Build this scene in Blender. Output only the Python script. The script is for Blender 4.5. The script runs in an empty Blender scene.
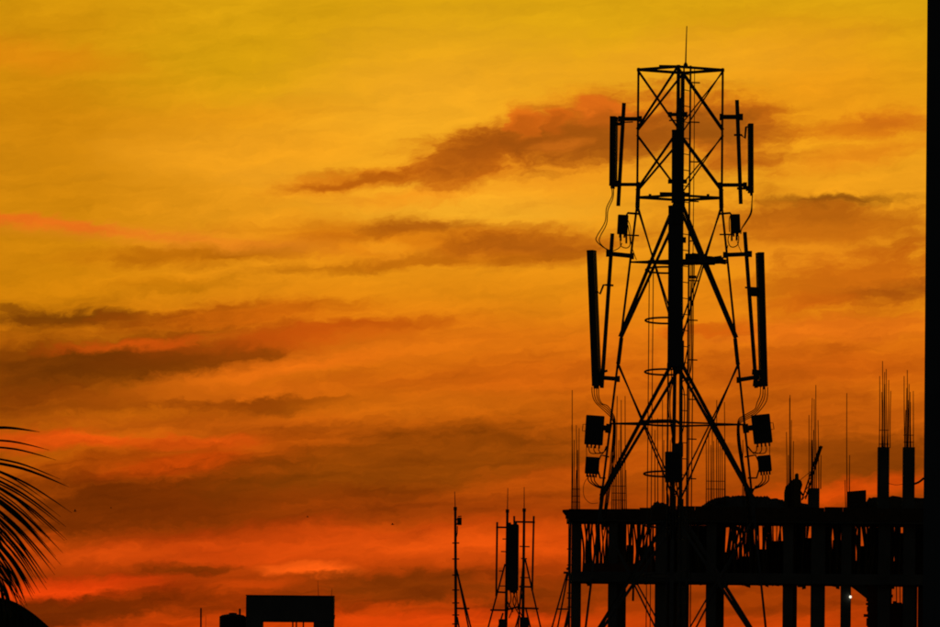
import bpy, bmesh, math, random
from mathutils import Vector, Matrix
random.seed(7)
R = math.radians
scene = bpy.context.scene
col = scene.collection

# ------------------------------------------------------------------ camera
F = 8030.0                      # focal length in photo pixels (940 wide): a 300 mm telephoto
CAM = Vector((0, 0, 12.0))      # a fourth-floor balcony
PITCH = math.atan((660 - 313.5) / F)
ROLL = R(0.57)
fw = Vector((0, math.cos(PITCH), math.sin(PITCH)))
r0 = Vector((1, 0, 0)); u0 = Vector((0, -math.sin(PITCH), math.cos(PITCH)))
cr = r0 * math.cos(ROLL) + u0 * math.sin(ROLL)
cu = u0 * math.cos(ROLL) - r0 * math.sin(ROLL)
cd = bpy.data.cameras.new('camera'); cam = bpy.data.objects.new('camera', cd); col.objects.link(cam)
cd.sensor_width = 36; cd.lens = 36 * F / 940; cd.clip_start = 1; cd.clip_end = 20000
m = Matrix((cr, cu, -fw)).transposed().to_4x4(); m.translation = CAM
cam.matrix_world = m
scene.camera = cam

def ray(x, y): return fw * F + cr * (x - 470) + cu * (313.5 - y)
def P(x, y, Y):
    """photo pixel -> world point on the vertical plane at distance Y"""
    d = ray(x, y); return CAM + d * (Y / d.y)
def skyuv(x, y):
    d = ray(x, y).normalized(); return math.atan2(d.x, d.y) * F, math.asin(d.z) * F

# ------------------------------------------------------------------ sky, sun, exposure
def s2l(c):
    return tuple((v / 255 / 12.92) if v / 255 <= 0.04045 else ((v / 255 + 0.055) / 1.055) ** 2.4 for v in c) + (1,)
world = bpy.data.worlds.new('World'); scene.world = world; world.use_nodes = True
wt = world.node_tree; wt.nodes.clear()
def N(t, **kw):
    n = wt.nodes.new(t)
    for k, v in kw.items(): setattr(n, k, v)
    return n
def L(a, b): wt.links.new(a, b)
def M(op, a, b=None, c=None, clamp=False):
    n = N('ShaderNodeMath', operation=op, use_clamp=clamp)
    for i, v in enumerate((a, b, c)):
        if v is None: continue
        if isinstance(v, (int, float)): n.inputs[i].default_value = v
        else: L(v, n.inputs[i])
    return n.outputs[0]
def VM(op, a, b=None):
    n = N('ShaderNodeVectorMath', operation=op)
    for i, v in enumerate((a, b)):
        if v is None: continue
        if isinstance(v, tuple): n.inputs[i].default_value = v
        else: L(v, n.inputs[i])
    return n.outputs['Value'] if op in ('LENGTH', 'DOT_PRODUCT') else n.outputs[0]
def smooth(v, a, b, lo=0.0, hi=1.0):
    n = N('ShaderNodeMapRange', interpolation_type='SMOOTHSTEP'); L(v, n.inputs[0])
    for i, q in enumerate((a, b, lo, hi)): n.inputs[i + 1].default_value = q
    return n.outputs[0]
tc = N('ShaderNodeTexCoord'); sx = N('ShaderNodeSeparateXYZ'); L(tc.outputs['Generated'], sx.inputs[0])
az = M('MULTIPLY', M('ARCTAN2', sx.outputs[0], sx.outputs[1]), F)
el = M('MULTIPLY', M('ARCSINE', sx.outputs[2]), F)
cb = N('ShaderNodeCombineXYZ'); L(az, cb.inputs[0]); L(el, cb.inputs[1]); UV = cb.outputs[0]
def noise(vec, scale, detail=4, rough=0.55, off=(0, 0, 0), dist=0.0):
    a = N('ShaderNodeMapping'); a.inputs['Scale'].default_value = scale + (1,); a.inputs['Location'].default_value = off
    a.inputs['Rotation'].default_value = (0, 0, 0)
    L(vec, a.inputs['Vector'])
    n = N('ShaderNodeTexNoise', noise_dimensions='2D'); L(a.outputs[0], n.inputs['Vector'])
    n.inputs['Scale'].default_value = 1; n.inputs['Detail'].default_value = detail; n.inputs['Roughness'].default_value = rough
    n.inputs['Distortion'].default_value = dist
    return n
def warp(vec, nz, amt):
    d = VM('SUBTRACT', nz.outputs['Color'], (0.5, 0.5, 0.5)); return VM('ADD', vec, VM('MULTIPLY', d, amt + (0,)))
# wind has drawn the cloud out along lines that climb slightly to the right
rot = N('ShaderNodeMapping'); rot.inputs['Rotation'].default_value = (0, 0, R(-6)); L(UV, rot.inputs['Vector']); UVr = rot.outputs[0]
W1 = warp(UV, noise(UVr, (0.006, 0.016), 3, 0.5), (44, 16))
W2 = warp(W1, noise(UVr, (0.022, 0.05), 4, 0.6, (7, 3, 0)), (40, 15))
W2 = warp(W2, noise(W2, (0.075, 0.12), 3, 0.6, (17, 9, 0)), (11, 8))
W2r = N('ShaderNodeMapping'); W2r.inputs['Rotation'].default_value = (0, 0, R(-6)); L(W2, W2r.inputs['Vector']); W2r = W2r.outputs[0]
nA = M('MULTIPLY', M('SUBTRACT', noise(W2r, (0.008, 0.055), 6, 0.6, (3, 11, 0)).outputs['Fac'], 0.5), 2)      # streaks
nB = M('MULTIPLY', M('SUBTRACT', noise(W2r, (0.030, 0.052), 5, 0.6, (31, 5, 0)).outputs['Fac'], 0.5), 2)     # billows
nC = M('ADD', M('MULTIPLY', nA, 0.6), M('MULTIPLY', nB, 0.4))

# colour with height above the horizon, the same all along the sunset side
ramp = N('ShaderNodeValToRGB'); cr_ = ramp.color_ramp
G = [(-250, (178, 54, 3)), (0, (182, 56, 3)), (45, (190, 60, 4)), (80, (158, 54, 4)), (115, (190, 66, 7)), (165, (160, 64, 4)), (215, (182, 80, 7)),
     (265, (202, 98, 9)), (320, (222, 114, 14)), (372, (228, 138, 16)), (440, (235, 152, 25)), (500, (237, 157, 27)), (550, (232, 155, 21)),
     (600, (224, 158, 18)), (660, (217, 160, 15)), (900, (196, 152, 30)), (1800, (120, 104, 50)), (3600, (52, 54, 52))]
lo, hi = -250.0, 3600.0
while len(cr_.elements) < len(G): cr_.elements.new(0.5)
for e, (h, c) in zip(cr_.elements, G):
    e.position = (h - lo) / (hi - lo)
for i, (h, c) in enumerate(G):
    cr_.elements[i].position = (h - lo) / (hi - lo); cr_.elements[i].color = s2l(c)
sW = N('ShaderNodeSeparateXYZ'); L(W1, sW.inputs[0])
mr = N('ShaderNodeMapRange'); L(sW.outputs[1], mr.inputs[0]); mr.inputs[1].default_value = lo; mr.inputs[2].default_value = hi
L(mr.outputs[0], ramp.inputs[0])
color = ramp.outputs[0]
def mixc(fac, a, b):
    n = N('ShaderNodeMix', data_type='RGBA'); L(fac, n.inputs[0]); L(a, n.inputs[6])
    if isinstance(b, tuple): n.inputs[7].default_value = b
    else: L(b, n.inputs[7])
    return n.outputs[2]
# (x, y, half length, half thickness, climb in degrees, colour, opacity, raggedness, softness)
CLOUDS = [
 # broad tones
 (40, 180, 190, 260, 0, (198, 124, 4), .75, .2, 1.0), (250, 55, 190, 60, 2, (213, 157, 12), .8, .3, 1.0),
 (30, 55, 110, 16, -5, (228, 138, 14), .7, .5, 1.0), (560, 20, 200, 40, 4, (219, 163, 17), .6, .3, 1.0),
 (440, 120, 190, 85, 6, (244, 170, 34), .85, .3, 1.0), (250, 152, 170, 24, 3, (242, 160, 28), .7, .6, .9),
 (800, 90, 170, 70, 0, (238, 150, 22), .7, .3, 1.0), (300, 182, 110, 16, -4, (241, 160, 32), .6, .6, 1.0),
 (470, 205, 150, 34, 2, (246, 172, 38), .9, .5, .9), (690, 62, 180, 30, 4, (240, 166, 32), .6, .5, 1.0),
 (240, 115, 120, 14, 4, (236, 150, 22), .45, .7, 1.0),
 # the dark cloud that trails from the tower
 (560, 152, 130, 42, 9, (238, 138, 24), .6, .6, .9), (352, 180, 95, 11, 10, (214, 116, 16), .85, .7, .8),
 (420, 196, 100, 9, 5, (240, 138, 24), .6, .7, .9),
 (470, 160, 90, 24, 14, (200, 98, 14), .85, .8, .7), (590, 128, 95, 30, 7, (216, 106, 18), .85, .5, .7),
 (500, 150, 90, 16, 13, (160, 78, 12), .8, .8, .8), (585, 133, 90, 27, 9, (158, 80, 13), .85, .9, .8), (350, 181, 70, 4.5, 11, (178, 86, 10), .75, .6, .8),
 (710, 128, 95, 32, -8, (196, 96, 16), .85, .8, .6), (710, 128, 80, 20, -8, (146, 78, 14), .75, .7, .9), (640, 140, 70, 22, 4, (160, 84, 14), .7, .7, .9),
 (523, 122, 17, 12, 0, (222, 106, 20), .85, .25, .5), (554, 121, 14, 10, 0, (212, 100, 18), .85, .25, .5), (595, 113, 26, 12, 0, (226, 108, 22), .85, .25, .5), (525, 128, 15, 11, 0, (190, 92, 15), .7, .3, .8), (556, 127, 15, 10, 0, (176, 86, 14), .7, .3, .8), (597, 122, 28, 13, 0, (164, 82, 13), .7, .4, .8), (562, 147, 26, 7, 5, (206, 108, 22), .6, .7, 1.0),
 (870, 125, 80, 13, 10, (216, 114, 18), .75, .9, .8), (860, 155, 90, 12, 14, (222, 122, 20), .6, .9, .9), (890, 120, 40, 7, 6, (196, 100, 18), .6, .8, .9),
 # second band of cloud
 (200, 254, 140, 12, 4, (194, 108, 8), .85, .6, .9), (395, 240, 170, 22, 1, (218, 122, 14), .9, .5, .8), (530, 246, 110, 19, 3, (194, 98, 12), .85, .6, .8),
 (415, 226, 75, 8, 4, (172, 88, 12), .85, .6, .9), (330, 240, 90, 6, 6, (196, 104, 12), .7, .6, .9), (530, 245, 80, 11, 3, (168, 86, 12), .75, .8, .9), (430, 262, 150, 6, 4, (190, 102, 10), .75, .7, .9),
 (385, 247, 48, 7, -3, (242, 150, 24), .75, .8, .9), (160, 284, 85, 7, 3, (190, 112, 6), .65, .8, .9), (250, 252, 60, 6, 4, (172, 92, 6), .6, .8, .9),
 (330, 270, 90, 6, 2, (176, 96, 7), .4, .8, .9),
 # rose edged streak on the left
 (190, 239, 190, 10, -3, (228, 134, 26), .75, .5, .9), (150, 235, 140, 5, -4, (230, 124, 28), .7, .6, 1.0), (30, 222, 110, 6, -6, (238, 108, 26), .75, .6, 1.0),
 # right-hand side
 (810, 228, 150, 30, 0, (192, 98, 13), .85, .7, .8), (835, 201, 85, 6, 2, (128, 68, 10), .85, .6, 1.0), (800, 212, 90, 10, 2, (176, 92, 13), .6, .7, 1.0), (790, 258, 90, 16, 3, (242, 146, 24), .85, .7, .8),
 (860, 282, 120, 30, 9, (194, 92, 12), .8, .9, .7), (890, 290, 75, 10, 8, (146, 68, 9), .7, .7, 1.0), (800, 305, 70, 9, 8, (206, 96, 12), .6, .9, .9),
 (830, 330, 150, 14, 4, (236, 116, 20), .8, .7, .9), (830, 368, 170, 27, 3, (194, 86, 10), .8, .7, .9), (700, 331, 60, 6, 2, (212, 88, 10), .8, .7, .8),
 (840, 420, 170, 26, 2, (192, 86, 10), .6, .7, 1.0), (850, 455, 120, 26, 4, (132, 60, 4), .85, .7, .8), (850, 489, 120, 12, 7, (220, 76, 6), .85, .7, .9),
 (690, 300, 110, 30, 4, (232, 130, 16), .6, .6, 1.0), (680, 430, 170, 60, 4, (188, 84, 8), .6, .4, 1.0),
 # left middle: brown shelf with lit edges
 (60, 318, 110, 9, 2, (104, 54, 5), .9, .6, .8), (10, 308, 30, 5, -4, (120, 62, 6), .6, .6, .8), (240, 318, 150, 16, 5, (198, 92, 8), .8, .7, .8),
 (20, 375, 300, 56, 5, (136, 60, 4), .85, .35, .9), (120, 366, 250, 24, 7, (110, 51, 3), .95, .35, .85), (270, 350, 170, 15, 7, (140, 62, 5), .85, .4, .9), (320, 334, 140, 12, 7, (196, 80, 9), .8, .7, .8),
 (350, 340, 80, 14, 4, (204, 84, 10), .75, .7, .8), (140, 345, 100, 6, 6, (218, 84, 11), .7, .8, 1.0), (300, 366, 190, 11, 10, (234, 112, 16), .85, .7, .9),
 (260, 392, 170, 10, 6, (208, 98, 12), .7, .8, .9), (255, 403, 95, 7, 3, (134, 58, 4), .85, .8, .8), (60, 405, 110, 18, 3, (150, 66, 5), .6, .7, .9),
 (430, 340, 150, 16, 5, (224, 116, 15), .6, .7, .9), (330, 398, 60, 4, 3, (150, 68, 5), .6, .8, .9),
 (520, 380, 160, 24, 4, (204, 92, 11), .6, .7, .9), (420, 405, 160, 16, 3, (212, 106, 12), .6, .7, .9),
 # lower left
 (200, 424, 220, 12, 2, (196, 88, 10), .7, .7, .9), (70, 440, 100, 10, 2, (232, 82, 12), .85, .7, .8), (205, 441, 70, 7, 1, (232, 86, 13), .85, .8, .8),
 (170, 465, 200, 26, 5, (176, 66, 4), .7, .7, .9), (180, 466, 85, 10, 10, (222, 76, 6), .8, .7, .8),
 (150, 507, 240, 38, 5, (112, 44, 2), .9, .6, .8), (410, 462, 210, 36, 8, (138, 64, 4), .85, .6, .8), (540, 480, 110, 11, 13, (190, 78, 7), .8, .7, .8),
 (330, 505, 160, 16, 6, (150, 58, 4), .6, .7, .9), (440, 510, 170, 12, 4, (150, 58, 5), .7, .7, .9),
 (270, 548, 220, 22, 4, (210, 68, 9), .7, .8, .9), (430, 545, 190, 20, 2, (224, 80, 11), .75, .8, .9), (560, 540, 110, 24, 2, (232, 82, 9), .6, .6, 1.0),
 (310, 570, 55, 8, 0, (242, 90, 16), .9, .6, .8), (100, 556, 80, 8, 4, (214, 74, 10), .7, .8, .8), (190, 568, 70, 6, 2, (112, 42, 2), .85, .7, .8),
 (60, 592, 110, 12, 6, (230, 64, 8), .9, .6, .8), (70, 613, 160, 16, 3, (102, 38, 2), .9, .6, .8), (200, 600, 130, 14, 2, (128, 44, 2), .7, .7, .9),
 (400, 588, 140, 17, 2, (124, 50, 3), .85, .7, .8), (560, 592, 90, 20, 2, (134, 52, 3), .7, .6, .9), (440, 621, 190, 8, 2, (230, 70, 7), .85, .6, .9),
 (720, 598, 170, 24, 0, (140, 54, 2), .7, .5, .9), (720, 560, 140, 24, 2, (206, 72, 6), .6, .5, .9), (250, 585, 60, 6, 3, (200, 66, 6), .6, .8, .9),
]
for ci, (x, y, hl, ht, ang, c, op, rag, soft) in enumerate(CLOUDS):
    u, v = skyuv(x, y)
    if ci % 8 == 7:      # keeps the shader compiler working through the list in order (its stack is small)
        q = N('ShaderNodeVectorMath', operation='MULTIPLY_ADD'); L(color, q.inputs[0]); q.inputs[1].default_value = (1e-7,) * 3; L(W2, q.inputs[2]); W2 = q.outputs[0]
    mp = N('ShaderNodeMapping', vector_type='TEXTURE')
    mp.inputs['Location'].default_value = (u, v, 0); mp.inputs['Rotation'].default_value = (0, 0, R(ang) - ROLL)
    mp.inputs['Scale'].default_value = (hl * 1.3, ht * 1.55, 1)
    L(W2, mp.inputs['Vector'])
    d = VM('LENGTH', mp.outputs[0])
    r = M('MULTIPLY_ADD', nC, rag * 0.8, d)
    color = mixc(smooth(r, 1.0, 1.0 - 0.95 * soft, 0.0, op), color, s2l(c))
# fine streaking over everything
fine = M('ADD', M('MULTIPLY', nA, smooth(el, 130, 420, 0.55, 0.18)), M('MULTIPLY', nB, 0.07))
color = VM('SCALE', color); color.node.inputs[3].default_value = 1
L(M('ADD', fine, 1.0), color.node.inputs[3])
glow = N('ShaderNodeBackground'); L(color, glow.inputs[0]); glow.inputs[1].default_value = 1.0
sky = N('ShaderNodeTexSky', sky_type='NISHITA'); sky.sun_disc = False
SUN_EL, SUN_AZ = R(1.0), R(4.0)
sky.sun_elevation = SUN_EL; sky.sun_rotation = SUN_AZ
bg = N('ShaderNodeBackground'); L(sky.outputs[0], bg.inputs[0]); bg.inputs[1].default_value = 0.015
# the afterglow spans the sunset side and dies away round to the east and overhead
sd = (math.sin(SUN_AZ) * math.cos(SUN_EL), math.cos(SUN_AZ) * math.cos(SUN_EL), math.sin(SUN_EL))
cosang = VM('DOT_PRODUCT', tc.outputs['Generated'], sd)
ms = N('ShaderNodeMixShader'); L(smooth(cosang, 0.45, 0.97), ms.inputs[0]); L(bg.outputs[0], ms.inputs[1]); L(glow.outputs[0], ms.inputs[2])
world.cycles.sampling_method = 'NONE'
scene.cycles.max_bounces = 3; scene.cycles.filter_width = 1.9
wo = N('ShaderNodeOutputWorld'); L(ms.outputs[0], wo.inputs[0])

sl = bpy.data.lights.new('sun', 'SUN'); sl.energy = 0.05; sl.angle = R(10); sl.color = (1, 0.45, 0.15)
so = bpy.data.objects.new('sun', sl); col.objects.link(so)
so.rotation_euler = Vector(sd).to_track_quat('Z', 'Y').to_euler()
so.location = (0, -20, 60)
vs = scene.view_settings; vs.view_transform = 'Standard'; vs.look = 'None'; vs.exposure = 0; vs.gamma = 1

# ------------------------------------------------------------------ materials
def mat(name, c1, c2, scale=3.0, rough=0.7, metal=0.0, bump=0.0, emit=None):
    m = bpy.data.materials.new(name); m.use_nodes = True; t = m.node_tree; b = t.nodes['Principled BSDF']
    tcn = t.nodes.new('ShaderNodeTexCoord'); n = t.nodes.new('ShaderNodeTexNoise'); n.inputs['Scale'].default_value = scale
    n.inputs['Detail'].default_value = 6; t.links.new(tcn.outputs['Object'], n.inputs['Vector'])
    r = t.nodes.new('ShaderNodeValToRGB'); r.color_ramp.elements[0].color = c1 + (1,); r.color_ramp.elements[1].color = c2 + (1,)
    r.color_ramp.elements[0].position = 0.3; r.color_ramp.elements[1].position = 0.7
    t.links.new(n.outputs['Fac'], r.inputs[0]); t.links.new(r.outputs[0], b.inputs['Base Color'])
    b.inputs['Roughness'].default_value = rough; b.inputs['Metallic'].default_value = metal
    b.inputs['Specular IOR Level'].default_value = 0.25
    if bump:
        bp = t.nodes.new('ShaderNodeBump'); bp.inputs['Strength'].default_value = bump
        t.links.new(n.outputs['Fac'], bp.inputs['Height']); t.links.new(bp.outputs[0], b.inputs['Normal'])
    if emit:
        b.inputs['Emission Color'].default_value = emit[0] + (1,); b.inputs['Emission Strength'].default_value = emit[1]
    return m
MT = {
 'steel': mat('galvanised_steel', (.13, .13, .135), (.22, .22, .225), 6, .75),
 'rust': mat('rusty_rebar', (.07, .035, .02), (.13, .06, .035), 8, .85),
 'radome': mat('radome_plastic', (.10, .105, .11), (.13, .13, .135), 2, .75),
 'radio': mat('radio_casting', (.14, .14, .145), (.18, .18, .185), 3, .7),
 'cable': mat('black_cable', (.015, .015, .016), (.025, .025, .026), 5, .6),
 'concrete': mat('raw_concrete', (.16, .155, .145), (.26, .25, .235), 0.8, .9, bump=.3),
 'plaster': mat('weathered_plaster', (.18, .18, .18), (.27, .265, .26), 0.5, .9, bump=.2),
 'paint': mat('dark_weathered_wall', (.13, .15, .18), (.18, .2, .24), 0.3, .85, bump=.2),
 'bamboo': mat('bamboo', (.10, .07, .035), (.17, .12, .06), 3, .8),
 'wood': mat('formwork_timber', (.10, .065, .035), (.17, .11, .06), 3, .85),
 'brick': mat('clay_brick', (.16, .06, .04), (.25, .10, .06), 4, .9),
 'rubble': mat('sand_and_rubble', (.13, .115, .09), (.22, .19, .15), 2, .95, bump=.6),
 'leaf': mat('palm_leaf', (.03, .05, .015), (.07, .1, .03), 4, .55),
 'bark': mat('palm_bark', (.09, .075, .06), (.16, .14, .11), 5, .95, bump=.6),
 'tank': mat('tank_plastic', (.02, .02, .022), (.04, .04, .042), 2, .6),
 'ground': mat('city_ground', (.05, .047, .042), (.09, .08, .07), 0.05, .95),
 'glass': mat('dark_glass', (.02, .022, .025), (.03, .032, .036), 1, .2),
 'feather': mat('feather', (.02, .018, .016), (.04, .036, .03), 8, .8),
 'lamp': mat('lit_bulb', (.8, .8, .7), (.8, .8, .7), 1, .4, emit=((1.0, .97, .75), 1.3)),
 'red': mat('crane_paint', (.16, .11, .03), (.22, .15, .05), 3, .6),
}

# ------------------------------------------------------------------ mesh helpers
class MB:
    def __init__(s): s.v = []; s.f = []
    def add(s, vs, fs):
        o = len(s.v); s.v += [Vector(p) for p in vs]; s.f += [tuple(i + o for i in f) for f in fs]; return s
    def frame(s, c, ax, ay, az_):
        """box centred at c with half-extent vectors"""
        vs = [c + ax * i + ay * j + az_ * k for i in (-1, 1) for j in (-1, 1) for k in (-1, 1)]
        return s.add(vs, [(0, 1, 3, 2), (4, 6, 7, 5), (0, 4, 5, 1), (2, 3, 7, 6), (0, 2, 6, 4), (1, 5, 7, 3)])
    def box(s, lo, hi):
        lo, hi = Vector(lo), Vector(hi); c = (lo + hi) / 2; h = (hi - lo) / 2
        return s.frame(c, Vector((h.x, 0, 0)), Vector((0, h.y, 0)), Vector((0, 0, h.z)))
    def bar(s, p, q, w, t, side=None):
        p, q = Vector(p), Vector(q); d = (q - p).normalized()
        a = Vector(side) if side is not None else Vector((0, 1, 0))
        a = (a - d * a.dot(d)); a = a.normalized() if a.length > 1e-5 else d.orthogonal().normalized()
        b = d.cross(a)
        return s.frame((p + q) / 2, (q - p) / 2, a * t / 2, b * w / 2)
    def ell(s, p, q, w, t, a, b, w2=None):
        """L-section angle iron from p to q, heel on the line, flanges along a and b"""
        p, q = Vector(p), Vector(q); d = (q - p).normalized()
        a = (a - d * a.dot(d)).normalized(); b = (b - d * b.dot(d)); b = (b - a * b.dot(a)).normalized()
        w2 = w2 or w; prof = [Vector((0, 0)), Vector((w, 0)), Vector((w, t)), Vector((t, t)), Vector((t, w2)), Vector((0, w2))]
        vs = [e + a * c.x + b * c.y for e in (p, q) for c in prof]
        fs = [(i, (i + 1) % 6, (i + 1) % 6 + 6, i + 6) for i in range(6)]
        fs += [(0, 3, 2, 1), (0, 5, 4, 3), (6, 7, 8, 9), (6, 9, 10, 11)]
        return s.add(vs, fs)
    def tube(s, pts, r, n=8, r1=None):
        pts = [Vector(p) for p in pts]; k = len(pts); vs = []; fs = []
        for i, p in enumerate(pts):
            d = (pts[min(i + 1, k - 1)] - pts[max(i - 1, 0)]).normalized()
            a = d.cross(Vector((0.13, 0.99, 0.05))); a = a.normalized() if a.length > 1e-4 else d.orthogonal().normalized()
            b = d.cross(a); rr = r if r1 is None else r + (r1 - r) * i / (k - 1)
            vs += [p + (a * math.cos(2 * math.pi * j / n) + b * math.sin(2 * math.pi * j / n)) * rr for j in range(n)]
        for i in range(k - 1):
            for j in range(n):
                fs.append((i * n + j, i * n + (j + 1) % n, (i + 1) * n + (j + 1) % n, (i + 1) * n + j))
        fs.append(tuple(range(n))[::-1]); fs.append(tuple(range((k - 1) * n, k * n)))
        return s.add(vs, fs)
    def lathe(s, c, prof, n=24):
        vs = [Vector(c) + Vector((r * math.cos(2 * math.pi * j / n), r * math.sin(2 * math.pi * j / n), z)) for r, z in prof for j in range(n)]
        fs = [(i * n + j, i * n + (j + 1) % n, (i + 1) * n + (j + 1) % n, (i + 1) * n + j) for i in range(len(prof) - 1) for j in range(n)]
        fs.append(tuple(range(n))[::-1]); fs.append(tuple(range((len(prof) - 1) * n, len(prof) * n)))
        return s.add(vs, fs)
    def loft(s, rings):
        n = len(rings[0]); vs = [p for r_ in rings for p in r_]
        fs = [(i * n + j, i * n + (j + 1) % n, (i + 1) * n + (j + 1) % n, (i + 1) * n + j) for i in range(len(rings) - 1) for j in range(n)]
        fs.append(tuple(range(n))[::-1]); fs.append(tuple(range((len(rings) - 1) * n, len(rings) * n)))
        return s.add(vs, fs)
    def build(s, name, material, parent=None, org=None, bevel=0.0, smooth_=False):
        org = Vector(org) if org is not None else (ORG(parent) if parent else s.base())
        me = bpy.data.meshes.new(name); me.from_pydata([p - org for p in s.v], [], s.f); me.update()
        bm = bmesh.new(); bm.from_mesh(me)
        if bevel: bmesh.ops.bevel(bm, geom=bm.edges[:], offset=bevel, segments=1, affect='EDGES', clamp_overlap=True)
        bmesh.ops.recalc_face_normals(bm, faces=bm.faces); bm.to_mesh(me); bm.free()
        if smooth_:
            for p in me.polygons: p.use_smooth = True
        me.materials.append(MT[material])
        o = bpy.data.objects.new(name, me); col.objects.link(o)
        if parent: o.parent = parent
        else: o.location = org
        return o
    def base(s):
        xs = [p.x for p in s.v]; ys = [p.y for p in s.v]; zs = [p.z for p in s.v]
        return Vector(((min(xs) + max(xs)) / 2, (min(ys) + max(ys)) / 2, min(zs)))
def ORG(o):
    while o.parent: o = o.parent
    return Vector(o.location)
def tag(o, label, cat, group=None):
    o['label'] = label; o['category'] = cat
    if group: o['group'] = group
    return o
def thing(name, loc, label, cat, group=None):
    o = bpy.data.objects.new(name, None); col.objects.link(o); o.location = loc; o.empty_display_size = .2
    return tag(o, label, cat, group)
def struct(o): o['kind'] = 'structure'; return o
def stuff(o): o['kind'] = 'stuff'; return o
def curve(pts, sub=6):
    """Catmull-Rom through points"""
    pts = [Vector(p) for p in pts]; out = []
    for i in range(len(pts) - 1):
        a = pts[max(i - 1, 0)]; b = pts[i]; c = pts[i + 1]; d = pts[min(i + 2, len(pts) - 1)]
        for k in range(sub):
            t = k / sub
            out.append(0.5 * ((2 * b) + (c - a) * t + (2 * a - 5 * b + 4 * c - d) * t * t + (3 * b - a - 3 * c + d) * t ** 3))
    return out + [pts[-1]]
def lerp(a, b, t): return a + (b - a) * t

# ------------------------------------------------------------------ ground
g = MB(); n = 24; S = 9000
g.v = [Vector((-S + 2 * S * i / n, -600 + (S + 600) * j / n, 0)) for j in range(n + 1) for i in range(n + 1)]
g.f = [(j * (n + 1) + i, j * (n + 1) + i + 1, (j + 1) * (n + 1) + i + 1, (j + 1) * (n + 1) + i) for j in range(n) for i in range(n)]
struct(g.build('ground', 'ground', org=(0, 0, 0)))

# ------------------------------------------------------------------ telecom tower (145 m away)
TY = 145.0
PX = TY / F                                    # metres per photo pixel at the tower
ax0 = P(680.6, 69, TY).x
def zt(y): return P(678, y, TY).z
YAW = R(4.4)
DIRS = [Vector((-math.sin(YAW), -math.cos(YAW), 0)), Vector((-math.cos(YAW), math.sin(YAW), 0)),
        Vector((math.sin(YAW), math.cos(YAW), 0)), Vector((math.cos(YAW), -math.sin(YAW), 0))]   # front, left, back, right
ZK = zt(203); RT = 43.4 * PX
def rad(z): return RT if z >= ZK else RT + (ZK - z) * 0.1125
def leg_pt(k, z): return Vector((ax0, TY, z)) + DIRS[k % 4] * rad(z)
TB = Vector((ax0, TY, 0))
tower = thing('telecom_tower', TB, 'tall lattice steel telecom tower with caged ladder in front of the unfinished building', 'tower')
ztop = zt(69)
for k in range(4):
    a = (DIRS[(k + 1) % 4] - DIRS[k]).normalized(); b = (DIRS[(k + 3) % 4] - DIRS[k]).normalized()
    mb = MB(); mb.ell(leg_pt(k, ZK - .02), leg_pt(k, ztop + .02), .047, .008, a, b); mb.ell(leg_pt(k, 0), leg_pt(k, ZK - .02), .048, .009, a, b)
    lg = mb.build('leg', 'steel', tower)
    for (ya, yb) in ((189, 208), (338, 364), (497, 517)):
        pl = MB(); o = -DIRS[k] * -.006
        pl.ell(leg_pt(k, zt(yb)) + o, leg_pt(k, zt(ya)) + o, .09 if yb < 300 else .08, .02, a, b); pl.build('splice_plate', 'steel', lg)
    ft = MB(); c = leg_pt(k, 0); ft.box((c.x - .4, c.y - .4, -.2), (c.x + .4, c.y + .4, .25)); ft.build('footing', 'concrete', tower)
PAN = [(zt(70), zt(131)), (zt(135), zt(192)), (zt(203), zt(341)), (zt(362), zt(500)), (zt(514), zt(660)), (11.7, 9.0), (8.75, 6.0), (5.75, 3.0), (2.75, .25)]
for i, (za, zb) in enumerate(PAN):
    for k in range(4):
        fn = (DIRS[k] + DIRS[(k + 1) % 4]).normalized()
        for (ka, kb, off) in ((k, k + 1, .012), (k + 1, k, -.012)):
            p, q = leg_pt(ka, za), leg_pt(kb, zb); d = (q - p).normalized(); p, q = p + d * .012, q - d * (.03 if i < 2 else .07)
            heavy = ka % 2 == 0                      # the bars falling from the front and back legs are the heavier ones
            w = (.044 if heavy else .025) if i < 2 else (.064 if heavy else .031)
            inpl = fn.cross(d).normalized()
            if inpl.z > 0: inpl = -inpl
            sh = fn * off - inpl * (w / 2)
            MB().ell(p + sh, q + sh, w, .006, inpl, fn * (1 if off > 0 else -1), w * .45).build('brace', 'steel', tower)
        if i >= 2:      # face strut through the crossing of the X
            t = rad(za) / (rad(za) + rad(zb)); zc = lerp(za, zb, t)
            p, q = leg_pt(k, zc), leg_pt(k + 1, zc)
            MB().ell(p - fn * .03, q - fn * .03, .032, .007, Vector((0, 0, -1)), -fn).build('strut', 'steel', tower)
for y, w in ((68.5, .05), (196.5, .045)):
    for k in range(4):
        fn = (DIRS[k] + DIRS[(k + 1) % 4]).normalized()
        MB().ell(leg_pt(k, zt(y)) + fn * .014, leg_pt(k + 1, zt(y)) + fn * .014, w, .008, Vector((0, 0, -1)), -fn).build('strut', 'steel', tower)
# small plates and plan bracing
def tp(x, y, dy=0.0): return P(x, y, TY + dy)
MB().bar(tp(660, 66, -.33), tp(679, 66.3, -.7), .035, .05).build('top_plate', 'steel', tower)
MB().bar(leg_pt(0, zt(197)), leg_pt(2, zt(197)), .06, .05).build('plan_brace', 'steel', tower)
MB().bar(tp(660, 193.5, -.45), tp(690, 194, -.6), .05, .05).build('plan_brace', 'steel', tower)
MB().bar(leg_pt(0, zt(422)), leg_pt(2, zt(422)), .04, .04).build('plan_brace', 'steel', tower)
MB().bar(tp(643, 421.5, -.3), tp(668, 421, -.5), .055, .05).build('plan_brace', 'steel', tower)
for x, y in ((650, 194.5), (708, 194.5)):
    MB().tube([tp(x, y + 3, -.35), tp(x, y - .5, -.35)], .025, 6).build('bolt', 'steel', tower)
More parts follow.
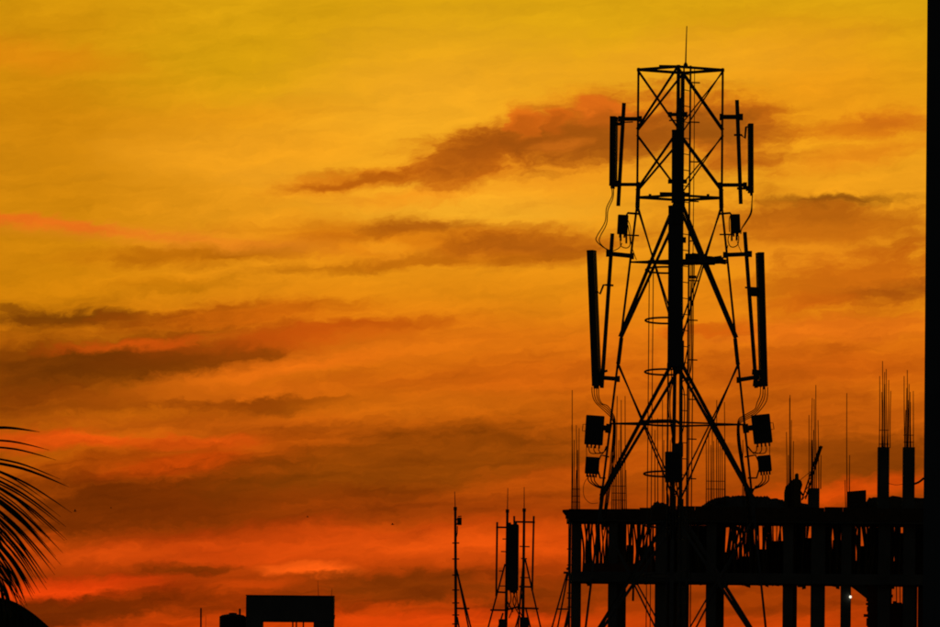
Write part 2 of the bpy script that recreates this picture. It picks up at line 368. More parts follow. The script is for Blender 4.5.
# work platform at the second ring, with slung cable lumps
zz = zt(262)
MB().frame(Vector((ax0 + .33, TY - .05, zz)), Vector((.33, 0, 0)), Vector((0, .45, 0)), Vector((0, 0, .03))).build('platform', 'steel', tower)
MB().frame(Vector((ax0 - .36, TY + .1, zz)), Vector((.2, 0, 0)), Vector((0, .3, 0)), Vector((0, 0, .022))).build('platform', 'steel', tower)
random.seed(3)
lump = MB()
for i in range(16):
    x = random.uniform(687, 722); y = random.uniform(255.5, 264)
    if x > 716: y = random.uniform(256, 262)
    c = tp(x, y, random.uniform(-.4, .3)); rr = random.uniform(.03, .06)
    lump.tube([c - Vector((rr * 1.6, 0, 0)), c + Vector((rr * 1.6, 0, random.uniform(-.03, .03)))], rr, 7)
lump.build('cable_coil', 'cable', tower)
# lightning rod
lr = MB(); lr.tube([tp(685.6, 66, -.4), tp(686, 50, -.4), tp(686.8, 26, -.4)], .014, 6, .008); lr.lathe(tp(685.6, 67, -.4), [(.05, 0), (.035, .05), (.012, .09)], 10)
lr.build('lightning_rod', 'steel', tower)
# ladder seen almost edge on, with its safety cage bulging to the left
xr = P(691, 66, TY).x; lx = Vector((xr - .065, TY + .06, 0)); ld = Vector((.064, .165, 0))
ladder = MB(); ladder.bar(lx + ld + Vector((0, 0, 0)), lx + ld + Vector((0, 0, zt(64.5))), .034, .034); 
ladder = ladder.build('ladder', 'steel', tower)
MB().bar(lx - ld, lx - ld + Vector((0, 0, zt(66))), .03, .03).build('rail', 'steel', ladder)
rg = MB(); z = .3
while z < zt(68):
    rg.tube([lx - ld + Vector((0, 0, z)), lx + ld + Vector((0, 0, z))], .009, 5); z += .29
stuff(rg.build('rungs', 'steel', ladder))
hc = lx - Vector((.36, 0, 0))
def hoop_pt(a, z): return hc + Vector((-.36 * math.cos(a), .34 * math.sin(a), z - .04 * math.sin(a)))
for y in (270, 320.5, 372, 423, 474, 525, 576):
    MB().tube([hoop_pt(R(-115 + 230 * i / 20), zt(y)) for i in range(21)], .018, 6).build('cage_hoop', 'steel', ladder)
for a in (-100, -34, 53, 100):
    MB().bar(hoop_pt(R(a), zt(265)), hoop_pt(R(a), 2.5), .016, .016).build('cage_strip', 'steel', ladder)
# cable tray on the ladder's far rail
for i in range(12):
    y = 82.5 + 39.6 * i
    MB().bar(tp(690.5 - i * .38, y, .2), tp(699.5 - i * .38, y + .3, .1), .022, .04).build('cable_bracket', 'steel', tower)
MB().tube([tp(694.6, 68, .15), tp(694.2, 140, .15), tp(693.6, 200, .15), tp(693, 262, .15)], .007, 6).build('earth_wire', 'cable', tower)
for j, (xx, r_, end) in enumerate(((690.4, .009, None), (691.9, .011, 366), (693.4, .010, None))):
    pts = [tp(xx + .8, 262 + j, .12), tp(xx + .6, 278, .12), tp(xx + random.uniform(-.4, .4), 300, .12), tp(xx - .3, 335, .12), tp(xx - .7, 366, .12)]
    if end is None: pts += [tp(xx - 1.2, 420, .12), tp(xx - 2, 500, .12), tp(xx - 3.3, 640, .12), Vector((tp(xx - 3.3, 640, .12).x, TY + .12, .3))]
    else: pts += [tp(xx - 4, 376, -.05), tp(xx - 12, 384, -.4)]
    MB().tube(curve(pts), r_, 6).build('feeder_cable', 'cable', tower)
MB().frame(tp(692.5, 277, .12), Vector((.07, 0, 0)), Vector((0, .06, 0)), Vector((0, 0, .025))).build('cable_clamp', 'steel', tower)
for pts in ([(684, 368), (687, 352), (689, 345)], [(683, 330), (687, 322), (690, 312)]):
    MB().tube(curve([tp(x, y, -.7) for x, y in pts]), .011, 6).build('feeder_cable', 'cable', tower)

# --- sectors: poles, arms, panel antennas, radio units
SIDE = {'L': 'on the side towards the small twin masts', 'R': 'on the side towards the dark tower block', 'F': 'on the front leg'}
def pole(x1, y1, x2, y2, Y, r=.036): return MB().tube([P(x1, y1, Y), P(x2, y2, Y)], r, 12).build('antenna_pole', 'steel', tower)
def arm(x1, y1, x2, y2, Y, h=.07, d=.07, Y2=None):
    mb = MB(); p, q = P(x1, y1, Y), P(x2, y2, Y if Y2 is None else Y2); mb.bar(p, q, h, d, (0, 1, 0) if abs((q - p).x) > .05 else (1, 0, 0))
    a = mb.build('mounting_arm', 'steel', tower)
    for e in (p, q):
        cl = MB(); cl.frame(e, Vector((.035, 0, 0)), Vector((0, .06, 0)), Vector((0, 0, h * .72))); cl.build('clamp', 'steel', a)
    return a
def section(w, d, seg=4):
    """rounded front, flat back: local x across, y outwards"""
    pts = [(-w / 2, -d / 2), (w / 2, -d / 2), (w / 2, d * .18)]
    for i in range(1, seg * 2):
        a = math.pi * i / (seg * 2); pts.append((w / 2 * math.cos(a), d * .18 + d * .32 * math.sin(a)))
    return pts + [(-w / 2, d * .18)]
def panel(label, top, bot, w, d, face, ncon=4):
    """panel antenna between two world points; face = outward bearing in degrees (0 = +x)"""
    top, bot = Vector(top), Vector(bot); up = (top - bot).normalized()
    out = Vector((math.cos(R(face)), math.sin(R(face)), 0)); out = (out - up * out.dot(up)).normalized(); acr = up.cross(out)
    t = thing('panel_antenna', bot, label, 'antenna', 'panel antennas on the steel tower')
    sec = section(w, d)
    ring = lambda p, s: [p + acr * x * s + out * y * s for x, y in sec]
    MB().loft([ring(bot + up * .03, 1), ring(top - up * .03, 1)]).build('radome', 'radome', t)
    MB().loft([ring(top - up * .03, 1.03), ring(top - up * .006, 1.03), ring(top, .9)]).build('end_cap', 'radome', t)
    MB().loft([ring(bot, .9), ring(bot + up * .006, 1.03), ring(bot + up * .03, 1.03)]).build('end_cap', 'radome', t)
    for i in range(ncon):
        s = (i - (ncon - 1) / 2) / max(ncon, 1)
        c = bot + acr * w * .8 * s + out * d * .35 * s
        MB().tube([c, c - up * .05], .014, 8).build('connector', 'steel', t)
    return t
def bracket(t, pts, r=.014):
    mb = MB(); mb.tube(pts, r, 6); mb.build('bracket', 'steel', t)
def cable(t, pts, Y, r=.010):
    MB().tube(curve([P(x, y, Y + (0.0 if len(q) < 1 else q[0])) for x, y, *q in pts]), r, 6).build('jumper_cable', 'cable', t)
def radio(label, cx, cy, w, h, tilt, Y, depth=.16, handle=0, ncon=4):
    """radio unit; size and tilt in photo pixels / degrees"""
    k = Y / F; ex = (cr * math.cos(R(tilt)) + cu * math.sin(R(tilt))); ez = (cu * math.cos(R(tilt)) - cr * math.sin(R(tilt)))
    ex = Vector((ex.x, 0, ex.z)).normalized(); ez = Vector((ez.x, 0, ez.z)).normalized(); ey = Vector((0, 1, 0)); c = P(cx, cy, Y)
    W, H = w * k / 2, h * k / 2
    t = thing('radio_unit', c - ez * H, label, 'radio unit', 'radio units on the steel tower')
    MB().frame(c, ex * W, ey * depth / 2, ez * H).build('housing', 'radio', t, bevel=.012)
    for i in range(7):
        s = (i - 3) / 3.5
        MB().frame(c + ex * W * s * .92 - ey * (depth / 2 + .012), ex * .006, ey * .0125, ez * H * .9).build('cooling_fin', 'radio', t)
    for i in range(ncon):
        s = (i - (ncon - 1) / 2) / ncon * 1.7
        p = c - ez * H + ex * W * s; MB().tube([p, p - ez * .06], .017, 8).build('connector', 'steel', t)
    if handle:
        p = c + ex * W * handle
        MB().tube([p + ez * H * .35, p + ez * H * .35 + ex * handle * .045, p - ez * H * .1 + ex * handle * .05, p - ez * H * .1], .007, 6).build('handle', 'steel', t)
    return t

YL = TY                                    # left and right sectors stand level with the tower axis
# left, upper
pole(624, 103, 618.2, 206, YL)
arm(620, 119, 640, 119, YL, .07); arm(616, 184.5, 638, 184.5, YL, .06)
MB().bar(P(620, 122.5, YL), P(633, 122, YL), .02, .05).build('mounting_arm', 'steel', tower)
t = panel('short panel antenna high on the tower ' + SIDE['L'], P(613.4, 116.5, YL), P(612.7, 186, YL), .27, .12, 169, 3)
bracket(t, [P(614, 124, YL), P(623, 124, YL)], .03); bracket(t, [P(613, 181, YL), P(619.6, 182, YL)], .022)
cable(t, [(611.5, 187), (612, 196), (606.5, 208), (605, 222), (597, 236), (596.5, 241), (603, 247), (611, 251)], YL, .009)
cable(t, [(613.5, 187), (613, 198), (608, 210), (606.5, 224), (600, 237), (600, 243), (606, 249), (612, 253)], YL, .009)
# right, upper
pole(737, 100, 740.8, 204, YL)
arm(721.5, 117, 741, 117, YL, .08); arm(720, 185, 745, 185, YL, .065)
t = panel('short panel antenna high on the tower ' + SIDE['R'], P(750.8, 123.7, YL), P(751, 193, YL), .26, .098, 2, 2)
bracket(t, [P(734, 135, YL), P(741.5, 135, YL), P(745, 138.5, YL), P(746, 127, YL), P(750, 126.5, YL)], .02)
bracket(t, [P(737, 188.5, YL), P(751, 188.5, YL)], .022); bracket(t, [P(747.5, 186, YL), P(747.5, 191, YL)], .03)
cable(t, [(752.3, 193), (752, 201), (750.5, 213), (745, 223), (741.5, 229), (740.8, 234)], YL, .010)
cable(t, [(752.5, 194), (752, 203), (751.5, 213), (746.5, 222), (742, 228)], YL, .008)
# front, upper
YF = TY - RT - .24
pole(680.3, 98, 679.6, 205, YF)
arm(670, 114.5, 685.5, 114.5, YF + .06, .06); arm(670, 181.5, 685, 181.5, YF + .06, .05)
arm(678.5, 114.5, 678, 114.5, YF + .06, .09, .05, TY - RT + .02); arm(678.2, 181.5, 677.8, 181.5, YF + .06, .09, .05, TY - RT + .02)
MB().bar(P(669, 120.5, YF + .06), P(684, 120.5, YF + .06), .022, .05).build('mounting_arm', 'steel', tower)
t = panel('short panel antenna face on near the tower top, ' + SIDE['F'], P(677.8, 129.7, YF - .16), P(677.5, 203, YF - .13), .212, .12, -90, 3)
for y in (136, 196): bracket(t, [P(679.5, y, YF + .02), P(678, y, YF - .12)], .03)
# radio units below the upper panels
t = radio('small radio unit under the upper panel ' + SIDE['L'], 622.7, 224.6, 10.5, 19.5, -3, YL - .02, .2, 0, 2)
bracket(t, [P(626.8, 215, YL), P(627.8, 213, YL), P(640, 214, YL)], .02); bracket(t, [P(625, 235, YL), P(639, 235.6, YL)], .014)
MB().tube([P(620.6, 233, YL), P(620.6, 241, YL)], .02, 8).build('connector', 'steel', t); MB().tube([P(626.3, 233, YL), P(626.3, 243.5, YL)], .018, 8).build('connector', 'steel', t)
cable(t, [(620.5, 241), (621, 246), (626, 248), (629.5, 246), (630, 240), (628, 225)], YL, .009); cable(t, [(622, 243), (619, 248), (613, 251)], YL, .008)
cable(t, [(627.5, 219), (630.5, 228), (631, 243), (633.5, 252), (636.5, 260)], YL, .007)
t = radio('small radio unit under the upper panel ' + SIDE['R'], 735.3, 223.8, 9.6, 19, 2, YL - .02, .2, 0, 2)
bracket(t, [P(732, 216, YL), P(730, 213, YL), P(719, 214, YL)], .02); bracket(t, [P(733, 234.5, YL), P(719.5, 234.5, YL)], .014)
MB().tube([P(731.5, 232, YL), P(731.8, 241, YL)], .018, 8).build('connector', 'steel', t); MB().tube([P(736.7, 232, YL), P(736.7, 240.5, YL)], .02, 8).build('connector', 'steel', t)
cable(t, [(729.5, 234), (728, 240), (730, 246), (734, 247), (738, 244), (738.8, 236)], YL, .009); cable(t, [(731, 214), (729.2, 220), (729.5, 232)], YL, .008)
cable(t, [(728, 245), (726.5, 252), (726, 257)], YL, .007); cable(t, [(737, 241), (739, 247), (741, 252), (739, 256)], YL, .006)
t = radio('radio unit at the head of the tall front panel antenna', 677, 216, 13, 17, 1, YF - .32, .14, 0, 3)
bracket(t, [P(677, 212, YF - .3), P(678.3, 210, TY - RT)], .025)
# left, lower
pole(612.4, 233.5, 601.8, 388, YL)
arm(608, 253.5, 632, 256, YL, .08); arm(600, 377.5, 618, 379, YL, .075)
t = panel('long panel antenna at mid height ' + SIDE['L'], P(590.9, 250.3, YL), P(596.2, 386, YL), .3, .14, 167, 4)
bracket(t, [P(613.5, 285.5, YL), P(607, 285, YL), P(603.5, 285, YL), P(600, 294, YL), P(597, 291, YL)], .019)
bracket(t, [P(597, 374, YL), P(607.5, 370.5, YL)], .022); bracket(t, [P(597, 379, YL), P(603, 380, YL)], .045)
for x, e in ((592, 0), (594.2, 1), (596.6, 2), (598.6, 3)):
    cable(t, [(x, 387), (x + .3, 394 + e), (x + 3.2, 402 + e * .4), (604.5 + e, 411 - e * 1.7), (611 + e * .5, 417.5 - e * 1.5), (613.2 + e * .7, 424 - e), (612.6 + e * .9, 440), (610 + e * 1.1, 465), (605.5 + e, 500), (602 + e * .5, 530)], YL - .03 * e, .0085)
# right, lower
pole(744.8, 232, 756.2, 388, YL)
arm(725, 255, 750, 254, YL, .075); arm(738.5, 380, 757, 377, YL, .075)
t = panel('long panel antenna at mid height ' + SIDE['R'], P(760.3, 252.5, YL), P(764, 386.5, YL), .3, .135, 6, 4)
bracket(t, [P(745, 287.5, YL), P(752, 288, YL)], .016); bracket(t, [P(749, 291.5, YL), P(760, 292, YL)], .085); bracket(t, [P(752, 372, YL), P(763, 373, YL)], .05); bracket(t, [P(753, 383, YL), P(762, 384, YL)], .06)
for x, e in ((760.5, 0), (763, 1), (765, 2), (767.6, 3)):
    cable(t, [(x, 387), (x - .4, 395 + e), (x - 3.5, 403 + e * .7), (754.5 + e * .6, 409.5 + e * 1.5), (744 + e * .6, 415.5 + e * 1.4), (738 + e * .6, 421 + e * 1.2), (737.4 + e * .9, 440), (741 + e * .9, 465), (745.6 + e * .9, 495), (749 + e * .5, 530)], YL - .03 * e, .0085)
# front, lower
YF2 = TY - rad(zt(290)) - .22
pole(679, 222, 677.6, 374, YF2)
arm(670, 240, 684, 240, YF2 + .06, .07); arm(669, 366, 683, 366, YF2 + .06, .07)
arm(677.5, 240, 677.5, 240.2, YF2 + .06, .09, .05, TY - rad(zt(240))); arm(675.5, 366, 675.5, 366.2, YF2 + .06, .09, .05, TY - rad(zt(366)))
t = panel('longest panel antenna, face on, covering the ladder ' + SIDE['F'], P(675.8, 205.5, YF2 - .14), P(675.2, 367, YF2 - .14), .262, .14, -90, 5)
for y in (240, 355): bracket(t, [P(677.5, y, YF2 + .02), P(676, y, YF2 - .12)], .035)
for x, e in ((671, 0), (673.5, 1), (681, 2)):
    cable(t, [(x, 368), (x + .6 - e * .6, 378), (669.5 + e * 1.2 if e < 2 else 684, 392), (668.5 + e * 1.5 if e < 2 else 684.6, 410), (671.5 + e if e < 2 else 683, 430), (674 + e, 450)], YF2 - .1, .0095)
# lower radio units
def radio_pair(sx, big, small, pole_x, lab):
    t = radio('large radio unit below the long panel ' + lab, *big, YL - .03, .17, sx, 4)
    k = big[0] - sx * big[2] / 2; bracket(t, [P(k + sx * 2, 427.5, YL), P(pole_x(428), 428.5, YL)], .05); bracket(t, [P(pole_x(421.5) , 424, YL), P(pole_x(434), 433, YL)], .055)
    x0 = big[0]
    for e in (-.28, -.02, .24):
        xx = x0 + big[2] * e; cable(t, [(xx, 446), (xx, 450.5), (xx - sx * 3, 453.5), (x0 - sx * 9.5, 452), (pole_x(447), 446)], YL - .03, .009)
    cable(t, [(x0 + sx * 8, 444), (x0 + sx * 7.8, 457)], YL, .006)
    t = radio('small radio unit lowest on the tower ' + lab, *small, YL - .03, .14, 0, 4)
    x0 = small[0]
    bracket(t, [P(x0 - sx * 5, 464, YL), P(x0 - sx * 9, 455, YL), P(pole_x(456) - sx * 4, 457, YL)], .014); bracket(t, [P(x0 - sx * 5, 468, YL), P(x0 - sx * 8, 478, YL), P(pole_x(477) - sx * 3, 478, YL)], .016)
    for e in (0, 1, 2):
        cable(t, [(x0 - sx * (e * 3 - 4), 475), (x0 - sx * (e * 3 - 3.5), 481), (x0 - sx * (3 + e * 2), 486), (x0 - sx * 9, 488.5 - e), (pole_x(490), 490 + e * 2), (pole_x(500), 500)], YL - .03, .0105)
    return x0
lp = lambda y: 635.5 - .121 * (y - 205)
rp = lambda y: 722.5 + .104 * (y - 205)
radio_pair(-1, (594.4, 430.2, 18.5, 29.5, -4), (592.2, 465.5, 14, 17, -4), lp, SIDE['L'])
radio_pair(1, (761.8, 429, 18.6, 29, 6), (764.6, 463.5, 13.2, 16.5, 5), rp, SIDE['R'])
tl = [o for o in bpy.data.objects if o.name.startswith('radio_unit')][-3]
cable(tl, [(589, 476), (584, 484), (584, 496), (590, 503), (598, 503)], YL, .005)
YF3 = TY - rad(zt(470)) - .12
t = radio('large radio unit low on the front leg, above the concrete deck', 673.5, 467, 17, 31, 0, YF3, .2, 0, 5)
bracket(t, [P(674, 467, YF3), P(673.5, 467, TY - rad(zt(467)) + .03)], .04)
MB().frame(P(677.5, 450, YF3), Vector((.1, 0, 0)), Vector((0, .05, 0)), Vector((0, 0, .12))).build('cover', 'radio', t)
for e in range(5):
    x = 667 + e * 3.2
    cable(t, [(x, 483), (x - .4 + (e % 2), 490), (x + 1.5 - (e % 3), 498), (x + 1, 512), (x + .5, 540)], YF3, .012)
cable(t, [(675, 452), (672, 440), (675, 430)], YF3, .014)

# ------------------------------------------------------------------ unfinished concrete building (370 m away)
BY = 370.0
def B(x, y, dy=0.0): return P(x, y, BY + dy)
kb = BY / F
BD = 9.0
x0 = B(569, 510).x; x1 = B(1000, 510).x
zTop = B(640, 509.5).z; zTopB = B(640, 521.5).z; zLow = B(640, 572).z; zLowB = B(640, 582.5).z
st = zTop - zLow
bld = thing('unfinished_building', Vector(((x0 + x1) / 2, BY + BD / 2, 0)), 'unfinished concrete building frame with bare columns and starter bars behind the lattice tower', 'building')
def slab(zb, zt_, xa, xb, name='slab'):
    mb = MB(); mb.box((xa, BY, zb), (xb, BY + BD, zt_)); return mb.build(name, 'concrete', bld, bevel=.02)
top_slab = slab(zTopB, zTop, x0, x1); slab(zLowB, zLow, B(572, 575).x, x1)
for i in range(2, 7):
    slab(zLowB - st * (i - 1), zLow - st * (i - 1), B(572, 575).x, x1)
# lip of formwork board round the top deck
for i in range(20):
    xa = 565.5 + i * 18.5; h = [0.0, .5, 1, 1.4, 2.6, 4.6, 4.6][min(i, 6)] if i < 8 else 4.5 + random.uniform(-.6, .6)
    p, q = B(xa, 509.5 - h + i * .18), B(xa + 18.2, 519 + i * .18)
    mb = MB(); mb.box((p.x, BY - .06, q.z), (q.x, BY - .02, p.z)); mb.build('formwork_board', 'wood', top_slab)
p, q = B(562.8, 511), B(571, 521.5)
MB().add([(p.x, BY - .05, p.z), (q.x, BY - .05, q.z), (q.x, BY - .05, zTop - .02), (p.x, BY - .05, p.z + .06), (p.x, BY + 2, p.z), (q.x, BY + 2, q.z), (q.x, BY + 2, zTop - .02), (p.x, BY + 2, p.z + .06)],
         [(0, 1, 2, 3), (7, 6, 5, 4), (0, 4, 5, 1), (1, 5, 6, 2), (2, 6, 7, 3), (3, 7, 4, 0)]).build('corner_formwork', 'wood', bld)
# columns: (x range, row depth)
COLS = [(571, 581, .4), (608, 617, .4), (616, 626, 7.6), (655, 666, .4), (666, 678, 7.6), (677, 689, .4), (706, 716, .4), (714, 724, 7.6), (783, 793, .4), (788, 797, 7.6), (811, 825, .4),
        (841, 851, .4), (878, 890, .4), (903, 915, .4), (934, 946, .4)]
for (a, b, dy) in COLS:
    pa, pb = B(a, 600, dy), B(b, 600, dy)
    mb = MB(); mb.box((pa.x, pa.y, -.1), (pb.x, pa.y + .55, zTopB + .01)); mb.build('column', 'concrete', bld, bevel=.015)
# beams' ragged undersides: drips, plank ends and wire hanging from the lower slab
random.seed(11)
for i in range(58):
    x = random.uniform(584, 900); w = random.uniform(1.2, 6); h = random.choice((1, 1.5, 2, 2.5, 4)) * random.uniform(.6, 1.2)
    p = B(x, 580); mb = MB(); mb.frame(Vector((p.x, BY + random.uniform(.1, 1.2), zLowB - h * kb / 2 + .01)), Vector((w * kb / 2, 0, random.uniform(-.03, .03))), Vector((0, .1, 0)), Vector((0, 0, h * kb / 2 + .02)))
    mb.build('plank_end', 'wood', bld)
MB().bar(B(633.5, 583, .3), B(633, 601, .3), .1, .06).build('hanging_plank', 'wood', bld)
# low parapet and stacked sheets on the lower floor
pa, pb = B(583, 565), B(652, 565)
MB().box((pa.x, BY + .25, zLow - .02), (pb.x, BY + .45, B(600, 563).z)).build('parapet', 'brick', bld)
pa, pb = B(716, 560), B(925, 560)
MB().box((pa.x, BY + 8.2, zLow - .02), (pb.x, BY + 8.4, B(800, 560, 8).z)).build('parapet', 'brick', bld)
# infill wall with an opening, right-hand bay of the lower storey
zf = zLow - st; yi = BY + .95
def iw(xa, ya, xb, yb):
    p, q = P(xa, ya, yi), P(xb, yb, yi); mb = MB(); mb.box((p.x, yi, q.z), (q.x, yi + .22, p.z)); return mb.build('infill_wall', 'brick', bld)
iw(868, 580, 891.5, 640); iw(891.5, 603.5, 903.5, 640); iw(903.5, 580, 917, 640); iw(918.2, 580, 960, 640)
for x in (896.3, 899.8): MB().tube([P(x, 580, yi + .1), P(x + .3, 606, yi + .1)], .022, 6).build('window_bar', 'rust', bld)
for (xa, ya, w, h) in ((866, 604, 7, 2.4), (863.8, 615.5, 8, 3), (866.5, 600, 4, 3), (867, 609, 4, 5), (866.5, 622, 5, 8), (868, 596, 5, 4), (890.5, 587, 4, 4), (890, 596, 3, 3), (893, 603, 4, 4), (896, 604, 6, 3)):
    p = P(xa, ya, yi); MB().frame(p + Vector((w * kb / 2, .1, 0)), Vector((w * kb / 2, 0, 0)), Vector((0, .09, 0)), Vector((0, 0, h * kb / 2))).build('brick', 'brick', bld)
# stair flight whose underside shows as a slanting edge
p, q = P(846, 582, BY + 2), P(874, 604, BY + 2)
sf = MB(); sf.add([(p.x, BY + 1.3, p.z), (q.x, BY + 1.3, q.z), (q.x, BY + 1.3, zLowB + .05), (p.x, BY + 1.3, zLowB + .05), (p.x, BY + 2.6, p.z), (q.x, BY + 2.6, q.z), (q.x, BY + 2.6, zLowB + .05), (p.x, BY + 2.6, zLowB + .05)],
       [(0, 1, 2, 3), (7, 6, 5, 4), (0, 4, 5, 1), (1, 5, 6, 2), (2, 6, 7, 3), (3, 7, 4, 0)])
sf.build('stair_flight', 'concrete', bld)
# columns rising through the top deck, with starter bars
def bars(parent, xs, base, row, lean=.8):
    for (x, yt) in xs:
        p = B(x + random.uniform(-.3, .3), base, row); q = B(x + random.uniform(-lean, lean), yt, row); mid = (p + q) / 2 + Vector((random.uniform(-.02, .02), 0, 0))
        MB().tube(curve([p, mid, q], 4), .024, 6, .016).build('rebar', 'rust', parent)
def ties(parent, a, b, ys, row):
    for y in ys:
        p, q = B(a, y, row), B(b, y, row); mb = MB()
        for (u, v) in (((0, 0), (1, 0)), ((1, 0), (1, 1)), ((1, 1), (0, 1)), ((0, 1), (0, 0))):
            f = lambda c: Vector((lerp(p.x, q.x, c[0]), p.y + .45 * c[1], p.z))
            mb.tube([f(u), f(v)], .011, 5)
        mb.build('stirrup', 'rust', parent)
random.seed(5)
def stub(a, b, ytop, row=.6, ybase=506):
    p, q = B(a, ytop, row), B(b, ytop, row)
    mb = MB(); mb.box((p.x, BY + row, zTop - .01), (q.x, BY + row + .5, p.z)); return mb.build('column', 'concrete', bld, bevel=.015)
s1 = stub(878, 889.5, 447); s2 = stub(903.2, 915, 447); s3 = stub(808.3, 819.6, 488)
bars(s1, [(879.3, 376), (881.4, 392), (882.6, 361), (884, 372), (885.2, 384), (887, 369), (888, 380), (890.3, 391), (883, 400)], 448, .85)
ties(s1, 879.5, 889, (430, 444), .62)
bars(s2, [(904.6, 376), (906.2, 388), (907.2, 370), (908.4, 384), (909.6, 392), (911, 402), (913.6, 391), (905.5, 410), (908, 400)], 448, .85)
ties(s2, 904, 914, (435, 442), .62)
bars(s3, [(809, 415), (811.5, 398), (813, 430), (814.4, 399), (816.6, 385), (818.5, 420), (820.4, 455), (812, 440)], 489, .85)
bars(top_slab, [(571.8, 390), (572.6, 425), (574.5, 440), (576.6, 425), (578, 450), (579.8, 428), (575.6, 470)], 511, .9); ties(top_slab, 572, 580, (489, 496, 502), .62)
bars(top_slab, [(612, 440), (613.5, 420), (615, 430), (616.8, 396), (618.5, 440), (620, 425), (621.6, 400), (623, 450), (624.6, 396), (626, 470)], 509, .9, .5); ties(top_slab, 612, 625.5, (486, 493, 500), .62)
bars(top_slab, [(655, 430), (658, 418), (662, 400), (664, 440), (667.5, 408), (670, 440)], 508, .9, .5)
bars(top_slab, [(706, 440), (708.5, 432), (710.5, 445), (712, 430), (714, 441), (716.6, 400), (718, 437), (720, 446), (722, 438), (724.3, 402), (725, 450)], 508, .9, .4); ties(top_slab, 706.5, 724.5, (481, 489), .62)
bars(top_slab, [(742.5, 440), (743.8, 470)], 508, .9, .4)
bars(top_slab, [(786.7, 432), (788.3, 455), (789.4, 398), (790.4, 395), (791.3, 420), (793.4, 441)], 510, .9, .4)
bars(top_slab, [(847.4, 393), (850, 455), (846, 480), (849, 478)], 510, .9, 1.0)
MB().tube(curve([B(889, 483.5, .8), B(896, 485, .8), B(903, 484, .8)]), .012, 5).build('tie_wire', 'rust', s1)
MB().tube(curve([B(914, 484, .7), B(919, 482, .7), B(924, 478, .7)]), .05, 6).build('timber_stay', 'wood', s2)
# heaps, boxes and a hoist on the deck
def heap(name, prof, row, depth, label, cat, material='rubble'):
    rings = []
    nn = 11
    prof = [(lerp(a[0], b[0], q / 4), lerp(a[1], b[1], q / 4) + random.uniform(-.9, .7)) for a, b in zip(prof, prof[1:]) for q in range(4)] + [prof[-1]]
    for x, y in prof:
        p = B(x, y, row); h = p.z - zTop
        rings.append([Vector((p.x + random.uniform(-.03, .03), BY + row + depth * (j / (nn - 1) - .5), zTop - .01 + (max(h, .02) * math.sin(math.pi * j / (nn - 1)) ** .6 * (random.uniform(.8, 1.0) if j != nn // 2 else 1))))for j in range(nn)])
    mb = MB(); mb.loft(rings); return tag(mb.build(name, material), label, cat)
random.seed(8)
heap('rubble_heap', [(700, 506.5), (705, 504), (708.5, 501), (712, 499), (718, 498), (724, 496.3), (733, 496), (738, 495.3), (745, 495), (752, 496.4), (757, 495.6), (762, 496.2), (767, 496), (771, 498), (779, 499), (786, 501), (800, 503), (812, 505)], 1.8, 2.2, 'long low heap of sand and rubble on the unfinished deck beside the hoist', 'rubble')
heap('rubble_heap', [(649, 508), (652.5, 505), (655, 502), (658, 500.8), (661, 502.8), (666, 503.5), (672, 506), (676, 509)], 1.6, 1.2, 'small rubble heap on the unfinished deck behind the tower ladder', 'rubble')
heap('rubble_heap', [(862, 508), (868, 498), (875, 496.5), (893, 496), (905, 498), (925, 497.5), (945, 498)], 2.4, 1.4, 'rubble heap at the foot of the two tall column stubs on the deck', 'rubble')
bx = thing('timber_crate', B(857, 500.5, 1.2), 'open timber crate standing alone on the unfinished deck', 'crate')
for dyy in (0, .9):
    MB().add([(B(848, 503, 1.2).x, BY + 1.2 + dyy, zTop - .01), (B(866, 503, 1.2).x, BY + 1.2 + dyy, zTop - .01), (B(866, 490, 1.2).x, BY + 1.2 + dyy, B(866, 490, 1.2).z), (B(848, 491.5, 1.2).x, BY + 1.2 + dyy, B(848, 491.5, 1.2).z),
          (B(848, 503, 1.2).x, BY + 1.28 + dyy, zTop - .01), (B(866, 503, 1.2).x, BY + 1.28 + dyy, zTop - .01), (B(866, 490, 1.2).x, BY + 1.28 + dyy, B(866, 490, 1.2).z), (B(848, 491.5, 1.2).x, BY + 1.28 + dyy, B(848, 491.5, 1.2).z)],
         [(0, 1, 2, 3), (7, 6, 5, 4), (0, 4, 5, 1), (1, 5, 6, 2), (2, 6, 7, 3), (3, 7, 4, 0)]).build('side_board', 'wood', bx)
for xx in (848.4, 865.6):
    p = B(xx, 491.5, 1.2); MB().box((p.x - .03, BY + 1.281, zTop - .01), (p.x + .03, BY + 2.099, p.z)).build('end_board', 'wood', bx)
# hoist with lattice boom
hz = zTop
ho = thing('deck_hoist', Vector((B(794, 500, .9).x, BY + 1.5, hz)), 'small hoist with a raised lattice boom on the unfinished deck', 'crane')
prof = [(784.5, 512), (784.6, 492), (786, 486), (788.5, 484), (791, 480.5), (794, 479), (795.2, 478.4), (795.4, 474), (797, 473), (798.6, 474.2), (798.8, 479), (801.5, 481), (802.5, 485), (801, 490), (801.2, 500), (801.2, 512)]
rr = [[Vector((B(x, y, .9).x, BY + .9 + dd, max(B(x, y, .9).z, hz - .01))) for x, y in prof] for dd in (0, .7)]
MB().loft(rr).build('winch_housing', 'red', ho)
A = [B(802, 500, 1.0), B(805.6, 499, 1.0)]; Zt = [B(819.6, 446.5, 1.0), B(821.6, 447.5, 1.0)]
cho = [(A[0], Zt[0]), (A[1], Zt[1])]
for dd in (0, .3):
    for a, b in cho: MB().tube([a + Vector((0, dd, 0)), b + Vector((0, dd * .5, 0))], .03, 6).build('boom_chord', 'red', ho)
for i in range(11):
    t0, t1 = i / 11, (i + 1) / 11
    a, b = lerp(*cho[i % 2], t0), lerp(*cho[(i + 1) % 2], t1)
    MB().tube([a, b], .022, 5).build('boom_lacing', 'red', ho)
